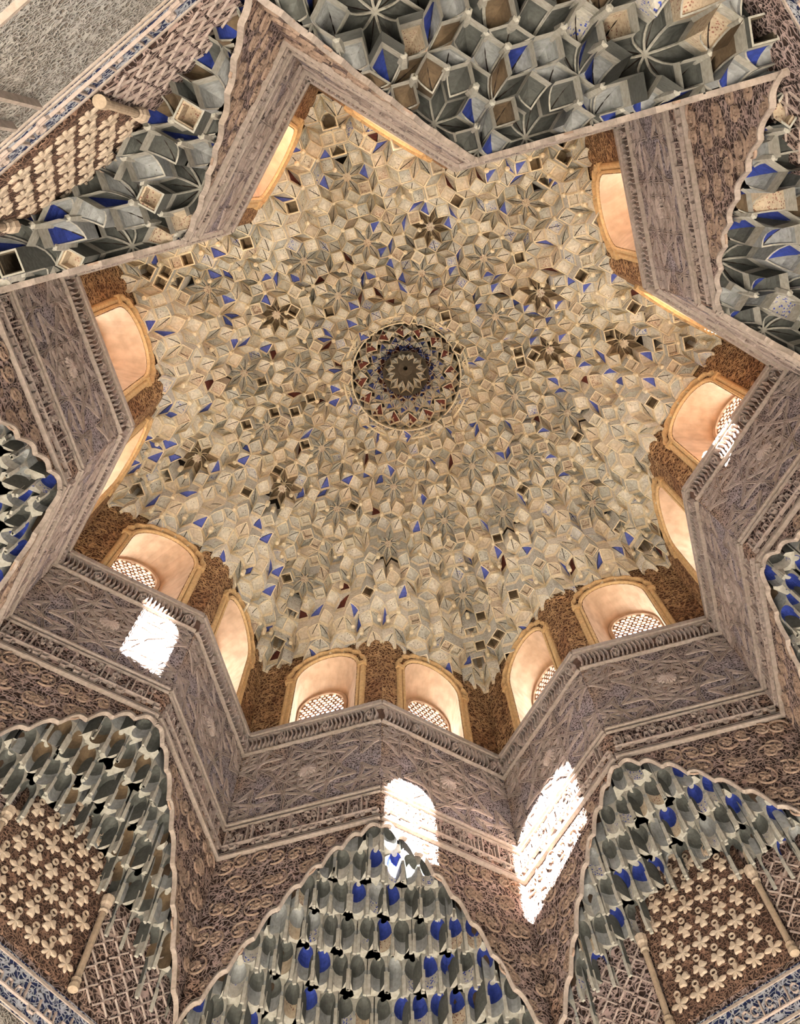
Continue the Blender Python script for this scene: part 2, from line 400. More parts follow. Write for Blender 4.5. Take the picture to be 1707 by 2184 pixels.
    for k, (off, wd, pr) in enumerate(((.003, .0042, .010), (.012, .003, .007))):
        b = MB(); P = []
        for i in range(97):
            s = i / 96; sc = .020 * abs(math.sin(s * math.pi * 9)); P.append((X(s, fl), arch_z(s) + off + sc))
        b.path(P, wd, 0, -pr); R.setdefault('scallops', []).append(b.mesh('scalloped_moulding', [M['trim']]))
    # window surround
    b = MB(); o = arch_pts(cx, SHW + .008, ZSPR, 20); b.path([(cx - SHW - .008, .0)] + o + [(cx + SHW + .008, 0)], .012, 0, -.008, 0)
    P = []
    for i in range(121):
        t = math.pi * i / 120; r = SHW + .024 + .008 * abs(math.sin(t * 8)); P.append((cx - r * math.cos(t), ZSPR + r * math.sin(t)))
    R['arch_band'] = b.mesh('arch_band', [M['jamb']])
    b = MB(); b.path(P, .008, 0, -.014); R['lobed_moulding'] = b.mesh('lobed_moulding', [M['jamb']])
    for i, sx in enumerate((-1, 1)):
        b = MB(); xx = cx + sx * (SHW + .022); c_ = []
        for k in range(7):
            t = math.pi * k / 6; c_.append((xx + .0095 * math.cos(t), -.0095 * math.sin(t)))
        for p_, q_ in zip(c_[:-1], c_[1:]): b.face([(p_[0], p_[1], 0), (q_[0], q_[1], 0), (q_[0], q_[1], .245), (p_[0], p_[1], .245)])
        b.box(xx - .013, xx + .013, -.013, 0, .245, .262)
        R.setdefault('jambs', []).append(b.mesh('colonnette', [M['jamb']]))
    # reveal: splayed tunnel to the screen
    b = MB(); ox = X(.57, fl); hw2 = .086; T = .115; o2 = arch_pts(ox, hw2, .245); i2 = a
    prof_i = [(cx - SHW, 0)] + i2 + [(cx + SHW, 0)]; prof_o = [(ox - hw2, .0)] + o2 + [(ox + hw2, .0)]
    for k in range(len(prof_i) - 1):
        for t0, t1 in ((0, .5), (.5, 1)):
            def L2(p, q, t): return (p[0] + (q[0] - p[0]) * t, T * t, p[1] + (q[1] - p[1]) * t)
            b.face([L2(prof_i[k], prof_o[k], t0), L2(prof_i[k + 1], prof_o[k + 1], t0), L2(prof_i[k + 1], prof_o[k + 1], t1), L2(prof_i[k], prof_o[k], t1)])
    b.face([(cx - SHW, 0, 0), (cx + SHW, 0, 0), (ox + hw2, T, 0), (ox - hw2, T, 0)])
    b.path([(ox - hw2 + .003, 0)] + arch_pts(ox, hw2 - .003, .245, 20) + [(ox + hw2 - .003, 0)], .018, T, T - .010)
    for k in range(len(prof_o) - 1):  # unseen sleeve beyond the screen, added to cut off grazing sun
        p_, q_ = prof_o[k], prof_o[k + 1]; b.face([(p_[0], T, p_[1]), (q_[0], T, q_[1]), (q_[0], T + .04, q_[1]), (p_[0], T + .04, p_[1])])
    R['reveal'] = b.mesh('reveal', [M['reveal']])
    R['ox'] = ox; R['T'] = T; R['hw2'] = hw2; R['cx'] = cx
    return R
FM = [facet_meshes(False), facet_meshes(True)]
def gadroon_mesh(kind):
    b = MB(); P = []
    for i in range(9):
        t = i / 8; P.append((.006 * math.sin(math.pi * t) - .003 + (.004 * t if kind else 0), -.030 - .050 * t))
    b.path(P, .0066, 0, -.013, bev=.35); return b.mesh('gadroon', [M['letter']])
GAD = gadroon_mesh(0)
b = MB()
b.path([(.009 * math.cos(t) * (1 - t / 9), -.052 + .012 * math.sin(t)) for t in np.linspace(0, 6, 12)], .005, 0, -.012)
b.path([(.004, -.032), (-.010, -.05), (-.012, -.078)], .005, 0, -.012, bev=.4); b.path([(.004, -.076), (.013, -.055), (.012, -.032)], .005, 0, -.012, bev=.4)
GSC = b.mesh('scroll_leaf', [M['letter']])
# screen: pierced plaster lattice
b = MB(); pit = .0165; hw2 = .085; T2 = .0016
def hexc(cx, cz, r, k): return (cx + r * math.cos(math.radians(60 * k + 30)), cz + r * math.sin(math.radians(60 * k + 30)))
jj = 0; z = .004
while z < .34:
    x = -hw2 + (pit / 2 if jj % 2 else 0)
    while x < hw2 + .001:
        ok = (z <= .245 and abs(x) <= hw2) or (z > .245 and math.hypot(x, z - .245) < hw2)
        if ok:
            r0 = pit / math.sqrt(3) * 1.01; r1 = r0 * (.80 if (jj + int(round(x / pit))) % 3 else .62)
            V = []
            for yy in (-T2, T2):
                for k in range(6): p = hexc(x, z, r0, k); V.append((p[0], yy, p[1]))
                for k in range(6): p = hexc(x, z, r1, k); V.append((p[0], yy, p[1]))
            F = []
            for k in range(6):
                k1 = (k + 1) % 6; F += [(k, k1, 6 + k1, 6 + k), (12 + k, 18 + k, 18 + k1, 12 + k1), (6 + k, 6 + k1, 18 + k1, 18 + k)]
            b.add(V, F)
        x += pit
    z += pit * .866; jj += 1
SCREEN = b.mesh('pierced_screen', [M['screen']])

PLACE = {1: 'top of the photo', 2: 'upper right of the photo', 3: 'right side of the photo', 4: 'lower right of the photo', 5: 'bottom right of centre', 6: 'bottom left of centre', 7: 'left side of the photo', 8: 'upper left of the photo'}
FACET_NOTE = {}
idx = 0
win_n = 0
LABF = {(1, 1): 'right side of the topmost star tip, seen almost edge on', (1, 8): 'left side of the topmost star tip, grey and edge on',
 (2, 1): 'top side of the upper right star tip, hidden edge on', (2, 2): 'right side of the upper right star tip, with orange lit window above',
 (3, 2): 'top side of the right star tip, thin and edge on', (3, 3): 'lower side of the right star tip, under the sun dappled screen',
 (4, 3): 'upper side of the lower right star tip, brown and edge on', (4, 4): 'under side of the lower right star tip, above right leaf wall',
 (5, 4): 'right side of the bottom right star tip, with V shaped sun patch', (5, 5): 'left side of the bottom right star tip, with arched sun patch',
 (6, 5): 'right side of the bottom left star tip, mauve with star boss', (6, 6): 'left side of the bottom left star tip, steep and narrow',
 (7, 6): 'under side of the left star tip, with small bright sun patch', (7, 7): 'upper side of the left star tip, pale beam seen edge on',
 (8, 7): 'left side of the upper left star tip, under orange lit window', (8, 8): 'top side of the upper left star tip, thin dark rim'}
for k in range(1, 9):
    for bk in (k, k - 1 if k > 1 else 8):
        A_, B_ = tipA(k), inB(bk)
        out = (A_ + B_) / 2; d = A_ - B_; nrm = np.array([d[1], -d[0]]) / np.hypot(*d)
        if nrm @ out < 0: nrm = -nrm
        xr = np.array([nrm[1], -nrm[0]])        # right hand looking outward
        fl = (d @ xr) < 0                        # B at the right end
        O = A_ if fl else B_
        ang = math.atan2(xr[1], xr[0]); R = FM[1 if fl else 0]
        e = bpy.data.objects.new('wall_facet', None); COL.objects.link(e)
        e.location = (O[0] * S, O[1] * S, 0); e.rotation_euler.z = ang
        tag(e, 'structure', 'carved stucco wall, ' + LABF[(k, bk)], 'wall', 'sixteen carved facets of the star shaft')
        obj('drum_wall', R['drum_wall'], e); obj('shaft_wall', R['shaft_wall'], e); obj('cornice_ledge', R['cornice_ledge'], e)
        for f_ in R['fillets']: obj('fillet', f_, e)
        obj('strapwork', R['strapwork'], e, kind='stuff'); obj('star_boss', R['star_boss'], e)
        obj('inscription', R['inscription'], e, kind='stuff'); obj('scroll_relief', R['scroll_relief'], e, kind='stuff')
        for f_ in R['scallops']: obj('scalloped_moulding', f_, e)
        x = .012; n = 0
        while x < LF - .008:
            if n % 9 == 7:
                o = obj('scroll_leaf', GSC, e); x += .010; o.location = (x * S, 0, 0); x += .021
            else:
                o = obj('gadroon', GAD, e); o.location = (x * S, 0, 0); x += .0128
            n += 1
        win_n += 1
        wn = bpy.data.objects.new('window_%d' % win_n, None); COL.objects.link(wn)
        wn.location = e.location; wn.rotation_euler.z = ang
        tag(wn, 'structure', 'arched window with pierced screen, ' + LABF[(k, bk)].split(',')[0], 'window', 'arched windows around the star drum')
        obj('reveal', R['reveal'], wn); obj('arch_band', R['arch_band'], wn); obj('lobed_moulding', R['lobed_moulding'], wn)
        for f_ in R['jambs']: obj('colonnette', f_, wn)
        sc_ = obj('pierced_screen', SCREEN, wn); sc_.location = (R['ox'] * S, (R['T'] - .002) * S, 0)
        L = bpy.data.lights.new('window_daylight', 'AREA'); L.shape = 'RECTANGLE'; L.size = .2 * S; L.size_y = .36 * S
        L.energy = WIN_DAY; L.color = (.86, .93, 1.0)
        lo = bpy.data.objects.new('window_daylight', L); COL.objects.link(lo)
        oc = O + xr * R['ox'] + nrm * (R['T'] + .05)
        lo.location = Vector((oc[0], oc[1], .17)) * S
        lo.rotation_euler = Vector((-nrm[0], -nrm[1], 0)).to_track_quat('-Z', 'Y').to_euler()

# ---------------------------------------------------------------- muqarnas
def clip_poly(poly, region):
    out = poly
    n = len(region)
    for i in range(n):
        a, b_ = region[i], region[(i + 1) % n]; ex, ey = b_[0] - a[0], b_[1] - a[1]
        inp = out; out = []
        if not inp: return []
        for j in range(len(inp)):
            p, q = inp[j], inp[(j + 1) % len(inp)]
            dp = ex * (p[1] - a[1]) - ey * (p[0] - a[0]); dq = ex * (q[1] - a[1]) - ey * (q[0] - a[0])
            if dp >= 0: out.append(p)
            if (dp >= 0) != (dq >= 0):
                t = dp / (dp - dq); out.append((p[0] + (q[0] - p[0]) * t, p[1] + (q[1] - p[1]) * t))
    return out
def inside(p, region):
    n = len(region)
    for i in range(n):
        a, b_ = region[i], region[(i + 1) % n]
        if (b_[0] - a[0]) * (p[1] - a[1]) - (b_[1] - a[1]) * (p[0] - a[0]) < 0: return False
    return True
def ccw(region):
    ar = sum(region[i][0] * region[(i + 1) % len(region)][1] - region[(i + 1) % len(region)][0] * region[i][1] for i in range(len(region)))
    return region if ar > 0 else region[::-1]
GRID = [0, .075, .11, .33, .60, .89, .925, 1]
def gfun(m): return math.sqrt(max(0, 1 - (1 - m) ** 2))
def cell(mb, b_, s1, f, s2, z0, h, region=None, base=0, half=None, kind='bowl', crack=True, top=.12, lip=.006):
    """one muqarnas piece hanging over the parallelogram b_-s1-f-s2; b_ is its low back corner"""
    b_ = np.array(b_); U = np.array(s1) - b_; V = np.array(s2) - b_
    det = U[0] * V[1] - U[1] * V[0]
    if det < 0: U, V = V, U; det = -det
    def uv(x, y):
        dx, dy = x - b_[0], y - b_[1]; return (dx * V[1] - dy * V[0]) / det, (U[0] * dy - U[1] * dx) / det
    def zf(u, v):
        u = min(1, max(0, u)); v = min(1, max(0, v)); m = min(u, v)
        edge = min(u, v, 1 - u, 1 - v)
        if kind == 'box': return z0 + h * .25 - (lip if edge < .08 else 0) + (0 if edge < .16 else h * .35)
        if kind == 'deep': return z0 - (lip if edge < .08 else 0) + (0 if edge < .13 else h * 1.3)
        e_ = lip if edge < .08 else (0 if edge > .108 else lip * (1 - (edge - .08) / .028))
        return z0 + h * gfun(m) - e_
    need = region is not None and not all(inside(b_ + U * i + V * j, region) for i in (0, 1) for j in (0, 1))
    G = GRID if kind == 'bowl' else ([0, .079, .081, .159, .161, .839, .841, .919, .921, 1] if kind == 'box' else [0, .079, .081, .129, .131, .869, .871, .919, .921, 1])
    got = False
    n = len(G)
    def P(u, v): q = b_ + U * u + V * v; return (q[0], q[1])
    if not need:
        vi = len(mb.v)
        for j in range(n):
            for i in range(n):
                x, y = P(G[i], G[j]); mb.v.append((x, y, zf(G[i], G[j])))
        for j in range(n - 1):
            for i in range(n - 1):
                edge = i == 0 or j == 0 or i == n - 2 or j == n - 2
                uu = (G[i] + G[i + 1]) / 2; vv = (G[j] + G[j + 1]) / 2
                mi = 3 if edge else (half if (half is not None and uu < vv and kind == 'bowl') else base)
                a, c, d, e2 = vi + j * n + i, vi + j * n + i + 1, vi + (j + 1) * n + i + 1, vi + (j + 1) * n + i
                if i == j and kind == 'bowl':
                    mb.f += [(a, d, c), (a, e2, d)]; mb.m += [base if not edge else 3, mi if half is None or edge else half]
                else: mb.f.append((a, e2, d, c)); mb.m.append(mi)
        got = True
    else:
        for j in range(n - 1):
            for i in range(n - 1):
                edge = i == 0 or j == 0 or i == n - 2 or j == n - 2
                uu = (G[i] + G[i + 1]) / 2; vv = (G[j] + G[j + 1]) / 2
                mi = 3 if edge else (half if (half is not None and uu < vv and kind == 'bowl') else base)
                q4 = [P(G[i], G[j]), P(G[i + 1], G[j]), P(G[i + 1], G[j + 1]), P(G[i], G[j + 1])]
                for tri, mt_ in (((q4, mi),) if i != j else (([q4[0], q4[1], q4[2]], 3 if edge else base), ([q4[0], q4[2], q4[3]], mi if (half is None or edge) else half))):
                    po = clip_poly(tri, region)
                    if len(po) >= 3:
                        mb.face([(x, y, zf(*uv(x, y))) for x, y in po][::-1], mt_); got = True
    if not got: return False
    # side walls rising behind the piece
    ed = [0, .12, .35, .65, .88, 1]
    for (p0, p1) in (((0, 0), (1, 0)), ((1, 0), (1, 1)), ((1, 1), (0, 1)), ((0, 1), (0, 0))):
        for t0, t1 in zip(ed[:-1], ed[1:]):
            a = (p0[0] + (p1[0] - p0[0]) * t0, p0[1] + (p1[1] - p0[1]) * t0); c = (p0[0] + (p1[0] - p0[0]) * t1, p0[1] + (p1[1] - p0[1]) * t1)
            xa, xc_ = P(*a), P(*c)
            if need:
                mid = ((xa[0] + xc_[0]) / 2, (xa[1] + xc_[1]) / 2)
                if not inside(mid, region): continue
            mb.face([(xa[0], xa[1], zf(*a)), (xc_[0], xc_[1], zf(*c)), (xc_[0], xc_[1], z0 + top), (xa[0], xa[1], z0 + top)], base if kind == 'bowl' else 1)
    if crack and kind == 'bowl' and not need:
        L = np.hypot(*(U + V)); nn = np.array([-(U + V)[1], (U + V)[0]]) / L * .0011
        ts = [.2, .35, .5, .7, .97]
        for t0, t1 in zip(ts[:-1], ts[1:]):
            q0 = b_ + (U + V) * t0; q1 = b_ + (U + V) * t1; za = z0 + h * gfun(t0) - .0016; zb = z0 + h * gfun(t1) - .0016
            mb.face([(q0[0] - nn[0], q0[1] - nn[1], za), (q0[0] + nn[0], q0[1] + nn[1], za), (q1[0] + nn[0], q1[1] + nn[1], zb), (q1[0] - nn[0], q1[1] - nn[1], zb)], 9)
    return True

def tiling(edge, radius):
    e = [np.array([math.cos(math.pi * k / 4), math.sin(math.pi * k / 4)]) for k in range(4)]
    g = [np.array([math.cos(3 * math.pi * k / 4), math.sin(3 * math.pi * k / 4)]) for k in range(4)]
    ap = .5 / math.tan(math.pi / 8) + 1e-6
    nr = [np.array([math.cos(math.pi * k / 4), math.sin(math.pi * k / 4)]) for k in range(8)]
    def ok(n):
        p = sum(n[i] * g[i] for i in range(4)); return all(p @ q <= ap for q in nr)
    seen = {(0, 0, 0, 0)}; st = [(0, 0, 0, 0)]; Rm = radius / edge
    while st:
        n = st.pop()
        for i in range(4):
            for sg in (-1, 1):
                m_ = list(n); m_[i] += sg; m_ = tuple(m_)
                if m_ in seen: continue
                p = sum(m_[q] * e[q] for q in range(4))
                if np.hypot(*p) > Rm or not ok(m_): continue
                seen.add(m_); st.append(m_)
    pos = {n: sum(n[q] * e[q] for q in range(4)) * edge for n in seen}
    tiles = []
    for n in seen:
        for i in range(4):
            for j in range(i + 1, 4):
                a = list(n); a[i] += 1; a = tuple(a); c = list(n); c[j] += 1; c = tuple(c); d = list(a); d[j] += 1; d = tuple(d)
                if a in seen and c in seen and d in seen: tiles.append((n, a, d, c, j - i))
    deg = {}
    for t in tiles:
        for v in t[:4]: deg[v] = deg.get(v, 0) + 1
    return pos, tiles, deg

STAR = []
for k in range(1, 9): STAR += [tuple(tipA(k)), tuple(inB(k))]
def star_dist(p):
    """distance to the star outline, positive inside"""
    best = 9; ins = False; n = 16
    for i in range(n):
        a, b_ = np.array(STAR[i]), np.array(STAR[(i + 1) % n]); d = b_ - a; t = max(0, min(1, ((p - a) @ d) / (d @ d)))
        best = min(best, np.hypot(*(p - a - d * t)))
        if (a[1] > p[1]) != (b_[1] > p[1]) and p[0] < (b_[0] - a[0]) * (p[1] - a[1]) / (b_[1] - a[1]) + a[0]: ins = not ins
    return best if ins else -best
def dome_z(p):
    r = np.hypot(*p); sd = max(0, star_dist(p))
    prof = .40 + .72 * (1 - min(1, r / .99) ** 1.75)
    return min(prof, .37 + 2.3 * sd)
H1 = .042
pos, tiles, deg = tiling(.0385, 1.03)
rose = {v for v in deg if deg[v] == 8}
RC = .236
dome = bpy.data.objects.new('muqarnas_dome', None); COL.objects.link(dome)
dome.location = (0, 0, .38 * S)
tag(dome, None, 'cream honeycomb muqarnas dome filling the eight pointed star, with dark central rosette', 'dome')
cells = []
COF = [tipA(k) * r for k in range(1, 9) for r in (.925, .852)]
for q, c0 in enumerate(COF):
    a = math.atan2(c0[1], c0[0]); e1 = np.array([math.cos(a), math.sin(a)]) * .0245; e2 = np.array([-math.sin(a), math.cos(a)]) * .0245
    P4 = [c0 + e1 + e2, c0 - e1 + e2, c0 - e1 - e2, c0 + e1 - e2]
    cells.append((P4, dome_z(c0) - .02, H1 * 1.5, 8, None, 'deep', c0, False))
for t in tiles:
    P4 = [pos[v] for v in t[:4]]; c = sum(P4) / 4; r = np.hypot(*c)
    if r < RC - .004: continue
    sd = star_dist(c)
    if sd < -.012: continue
    if any(np.hypot(*(c - q)) < .026 for q in COF): continue
    ci = None
    for v in t[:4]:
        if v in rose and deg[v] == 8 and star_dist(pos[v]) > .05 and np.hypot(*pos[v]) > RC + .05: ci = v; break
    if ci is not None:
        i0 = t[:4].index(ci)         # the star centre becomes the high front corner: a small cupola
        P4 = P4[(i0 + 2) % 4:] + P4[:(i0 + 2) % 4]
        z = dome_z(pos[ci]); z0 = .38 + H1 * math.floor((z - .38) / H1) + .010
        deep_brown = (hash(ci) % 5 == 0); cells.append((P4, z0 + (.03 if deep_brown else 0), H1 * (1.5 if deep_brown else 1.1), 8 if deep_brown else 1, None, 'bowl', c, True)); continue  # some cupolas are browner and set deeper
    i0 = max(range(4), key=lambda i: np.hypot(*P4[i]) + 1e-4 * i)
    P4 = P4[i0:] + P4[:i0]
    z = dome_z(c); rr = rng.random()
    lev = math.floor((z - .38) / H1 + (.25 if t[4] != 2 else 0))
    z0 = .38 + H1 * lev - .012
    base = rng.choice((0, 0, 0, 1, 1, 2)); half = None; kind = 'bowl'; h = H1 * 1.0
    if t[4] == 2:
        if rr < .14: kind = 'box'; base = rng.choice((0, 4))
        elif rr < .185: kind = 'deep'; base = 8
        elif rr < .27: half = 6
        elif rr < .40: base = rng.choice((4, 5))
    else:
        if rr < .10: half = 6
        elif rr < .15: half = 7; h *= 1.6
        elif rr < .18: half = 8
        elif rr < .26: base = rng.choice((4, 5))
    cells.append((P4, z0, h, base, half, kind, c, rng.random() < .4))
def shown(c, z):
    u, v, d_ = project((c[0], c[1], z)); return (0 < u < 1707 and 0 < v < 2184), (1 / d_ ** 2)
scored = []
for i, cl in enumerate(cells):
    vis, a_ = shown(cl[6], cl[1]); sd = star_dist(cl[6])
    P4 = cl[0]; ar = abs((P4[1] - P4[0])[0] * (P4[3] - P4[0])[1] - (P4[1] - P4[0])[1] * (P4[3] - P4[0])[0])
    scored.append((-(a_ * ar) if vis and sd > .02 else 0, i))
scored.sort(); big = {i for _, i in scored[:300]}
rest = MB()
def emit(mb, cl, region=None): return cell(mb, cl[0][0], cl[0][1], cl[0][2], cl[0][3], cl[1], cl[2], region, cl[3], cl[4], cl[5], cl[7])
for i, cl in enumerate(cells):
    if i in big:
        mb = MB(); emit(mb, cl)
        o = mb.build('muqarnas_cell', CEIL, dome); o.location = (0, 0, -.38 * S)
    else: emit(rest, cl)
o = rest.build('small_cells', CEIL, dome, kind='stuff'); o.location.z = -.38 * S
# little cream knobs where pieces meet
kn = MB()
for v, p in pos.items():
    if deg.get(v, 0) in (3, 5, 6, 7) and np.hypot(*p) > RC and star_dist(p) > .02 and rng.random() < .4:
        z = .38 + H1 * math.floor((dome_z(p) - .38) / H1) - .02; r = .0075
        V = [(p[0] + r * math.cos(k * math.pi / 4), p[1] + r * math.sin(k * math.pi / 4), z) for k in range(8)]
        T_ = [(p[0] + r * 1.1 * math.cos(k * math.pi / 4), p[1] + r * 1.1 * math.sin(k * math.pi / 4), z + .03) for k in range(8)]
        kn.add([(p[0], p[1], z - .006)] + V + T_, [(0, 1 + (k + 1) % 8, 1 + k) for k in range(8)] + [(1 + k, 1 + (k + 1) % 8, 9 + (k + 1) % 8, 9 + k) for k in range(8)])
o = kn.build('pendant_knobs', M['ceil_e'], dome, kind='stuff'); o.location.z = -.38 * S
# star-shaped perforated plates at cupola centres
ro = 0
for v in rose:
    p = pos[v]
    if star_dist(p) < .05 or np.hypot(*p) < RC + .05: continue
    z = .38 + H1 * math.floor((dome_z(p) - .38) / H1) + .010 + H1 * .80
    mb = MB(); n = 16; V = []
    for k in range(n):
        r = .018 if k % 2 == 0 else .0125; V.append((p[0] + r * math.cos(k * math.pi / 8), p[1] + r * math.sin(k * math.pi / 8), z))
    mb.add([(p[0], p[1], z + .004)] + V, [(0, 1 + (k + 1) % n, 1 + k) for k in range(n)])
    o = mb.build('star_plate', M['flower'], dome, label='pierced star plate at a cupola'); o.location.z = -.38 * S

# central rosette, five rings of pieces around a dark cup
cr = bpy.data.objects.new('central_rosette', None); COL.objects.link(cr); cr.parent = dome; cr['label'] = 'dark cup ringed by blue and brown pieces'
cr.location = (0, 0, -.38 * S)
def ring(nm, n, r0, r1, z0, h, base, half=None, ph=0, alt=None, kind='bowl'):
    for k in range(n):
        a = 2 * math.pi * k / n + ph; w_ = math.pi / n
        def pt(r, t): return np.array([r * math.cos(t), r * math.sin(t)])
        # kite: back corner outside, front corner inside
        f_, bk_ = pt(r0, a), pt(r1, a); rm = (r0 + r1) / 2
        wid = rm * math.tan(w_); mid = (f_ + bk_) / 2; tn = np.array([-math.sin(a), math.cos(a)]) * wid
        mb = MB(); ba = base if (alt is None or k % 2 == 0) else alt
        cell(mb, bk_, mid + tn, f_, mid - tn, z0, h, None, ba, half, kind, True, .10, .004)
        mb.build(nm, CEIL, cr)
ZC = 1.105
ring('outer_petal', 32, .205, .240, ZC - .03, .03, 0, None, 0, 5)
ring('star_cell', 16, .150, .212, ZC - .005, .05, 0, None, 0, 4)
ring('star_cell', 16, .150, .206, ZC - .012, .04, 1, 7, math.pi / 16)
ring('rim_cell', 16, .112, .160, ZC + .01, .05, 0, 6, 0)
ring('rim_cell', 16, .105, .150, ZC + .02, .05, 1, None, math.pi / 16)
ring('blue_cell', 16, .082, .122, ZC + .04, .05, 6, 7, 0)
ring('blue_cell', 16, .078, .112, ZC + .045, .05, 6, None, math.pi / 16, 7)
ring('inner_petal', 12, .044, .088, ZC + .07, .045, 1, None)
# smooth circular ridge
mb = MB(); n = 96
for (R0, zz, wd) in ((.243, ZC - .04, .006), (.214, ZC - .022, .004)):
    for i in range(n):
        a0, a1 = 2 * math.pi * i / n, 2 * math.pi * (i + 1) / n
        q = [(R0 + wd, zz + .05), (R0 + wd * .6, zz), (R0 - wd * .6, zz), (R0 - wd, zz + .05)]
        for (ra, za), (rb, zb) in zip(q[:-1], q[1:]):
            mb.face([(ra * math.cos(a0), ra * math.sin(a0), za), (rb * math.cos(a0), rb * math.sin(a0), zb), (rb * math.cos(a1), rb * math.sin(a1), zb), (ra * math.cos(a1), ra * math.sin(a1), za)])
mb.build('ring_moulding', M['ceil_e'], cr)
mb = MB(); prof = [(.092, ZC + .06), (.07, ZC + .10), (.055, ZC + .13), (.03, ZC + .155), (.009, ZC + .165), (.009, ZC + .22), (0, ZC + .22)]
for i in range(48):
    a0, a1 = 2 * math.pi * i / 48, 2 * math.pi * (i + 1) / 48
    for (r0, z0), (r1, z1) in zip(prof[:-1], prof[1:]):
        mb.face([(r0 * math.cos(a0), r0 * math.sin(a0), z0), (r0 * math.cos(a1), r0 * math.sin(a1), z0), (r1 * math.cos(a1), r1 * math.sin(a1), z1), (r1 * math.cos(a0), r1 * math.sin(a0), z1)])
mb.build('cup', M['soot'], cr)
# closing shell behind the dome
mb = MB(); rs = np.linspace(0, 1.12, 29); na = 64; idx_ = []
for r in rs:
    for k in range(na):
        a = 2 * math.pi * k / na; p = np.array([r * math.cos(a), r * math.sin(a)])
        z = .40 + .72 * (1 - min(1, r / .99) ** 1.75) + (.16 if r > .1 else .22)
        if r > .76: z = max(z, .66)
        mb.v.append((p[0], p[1], z))
for i in range(len(rs) - 1):
    for k in range(na):
        k1 = (k + 1) % na; mb.f.append((i * na + k, (i + 1) * na + k, (i + 1) * na + k1, i * na + k1)); mb.m.append(0)
o = mb.build('backing_shell', M['shell'], dome); o.location.z = -.38 * S

# ---------------------------------------------------------------- squinches under the eight inner corners
pos2, tiles2, deg2 = tiling(.0395, 1.40)
rose2 = {v for v in deg2 if deg2[v] == 8}
H2 = .058
SQL = {1: 'large dark muqarnas squinch of grey and blue cells at top centre of the photo', 2: 'pale muqarnas squinch with blue cells beside carved wall at upper right edge',
 3: 'narrow sliver of blue and white muqarnas at the right edge of the photo', 4: 'muqarnas squinch above leaf panel with two slender columns at lower right',
 5: 'dark muqarnas squinch with sunlit spots at bottom centre of the photo', 6: 'brownish muqarnas squinch arching over leaf panel at lower left',
 7: 'dark blue spotted muqarnas squinch at the left edge of the photo', 8: 'grey muqarnas squinch with ochre star beneath pale leaf wall at upper left'}
def clip_mesh(mb, planes):
    # cut a builder's faces by vertical planes (px, py, nx, ny): keep the side n points to
    out = MB(); eps = 1e-9
    for f, mi in zip(mb.f, mb.m):
        po = [mb.v[i] for i in f]
        for (px, py, nx, ny) in planes:
            inp = po; po = []
            for j in range(len(inp)):
                p, q = inp[j], inp[(j + 1) % len(inp)]
                dp = (p[0] - px) * nx + (p[1] - py) * ny; dq = (q[0] - px) * nx + (q[1] - py) * ny
                if dp >= 0: po.append(p)
                if (dp >= 0) != (dq >= 0):
                    t = dp / (dp - dq); po.append(tuple(p[k] + (q[k] - p[k]) * t for k in range(3)))
            if len(po) < 3: break
        if len(po) >= 3: out.face(po, mi)
    return out
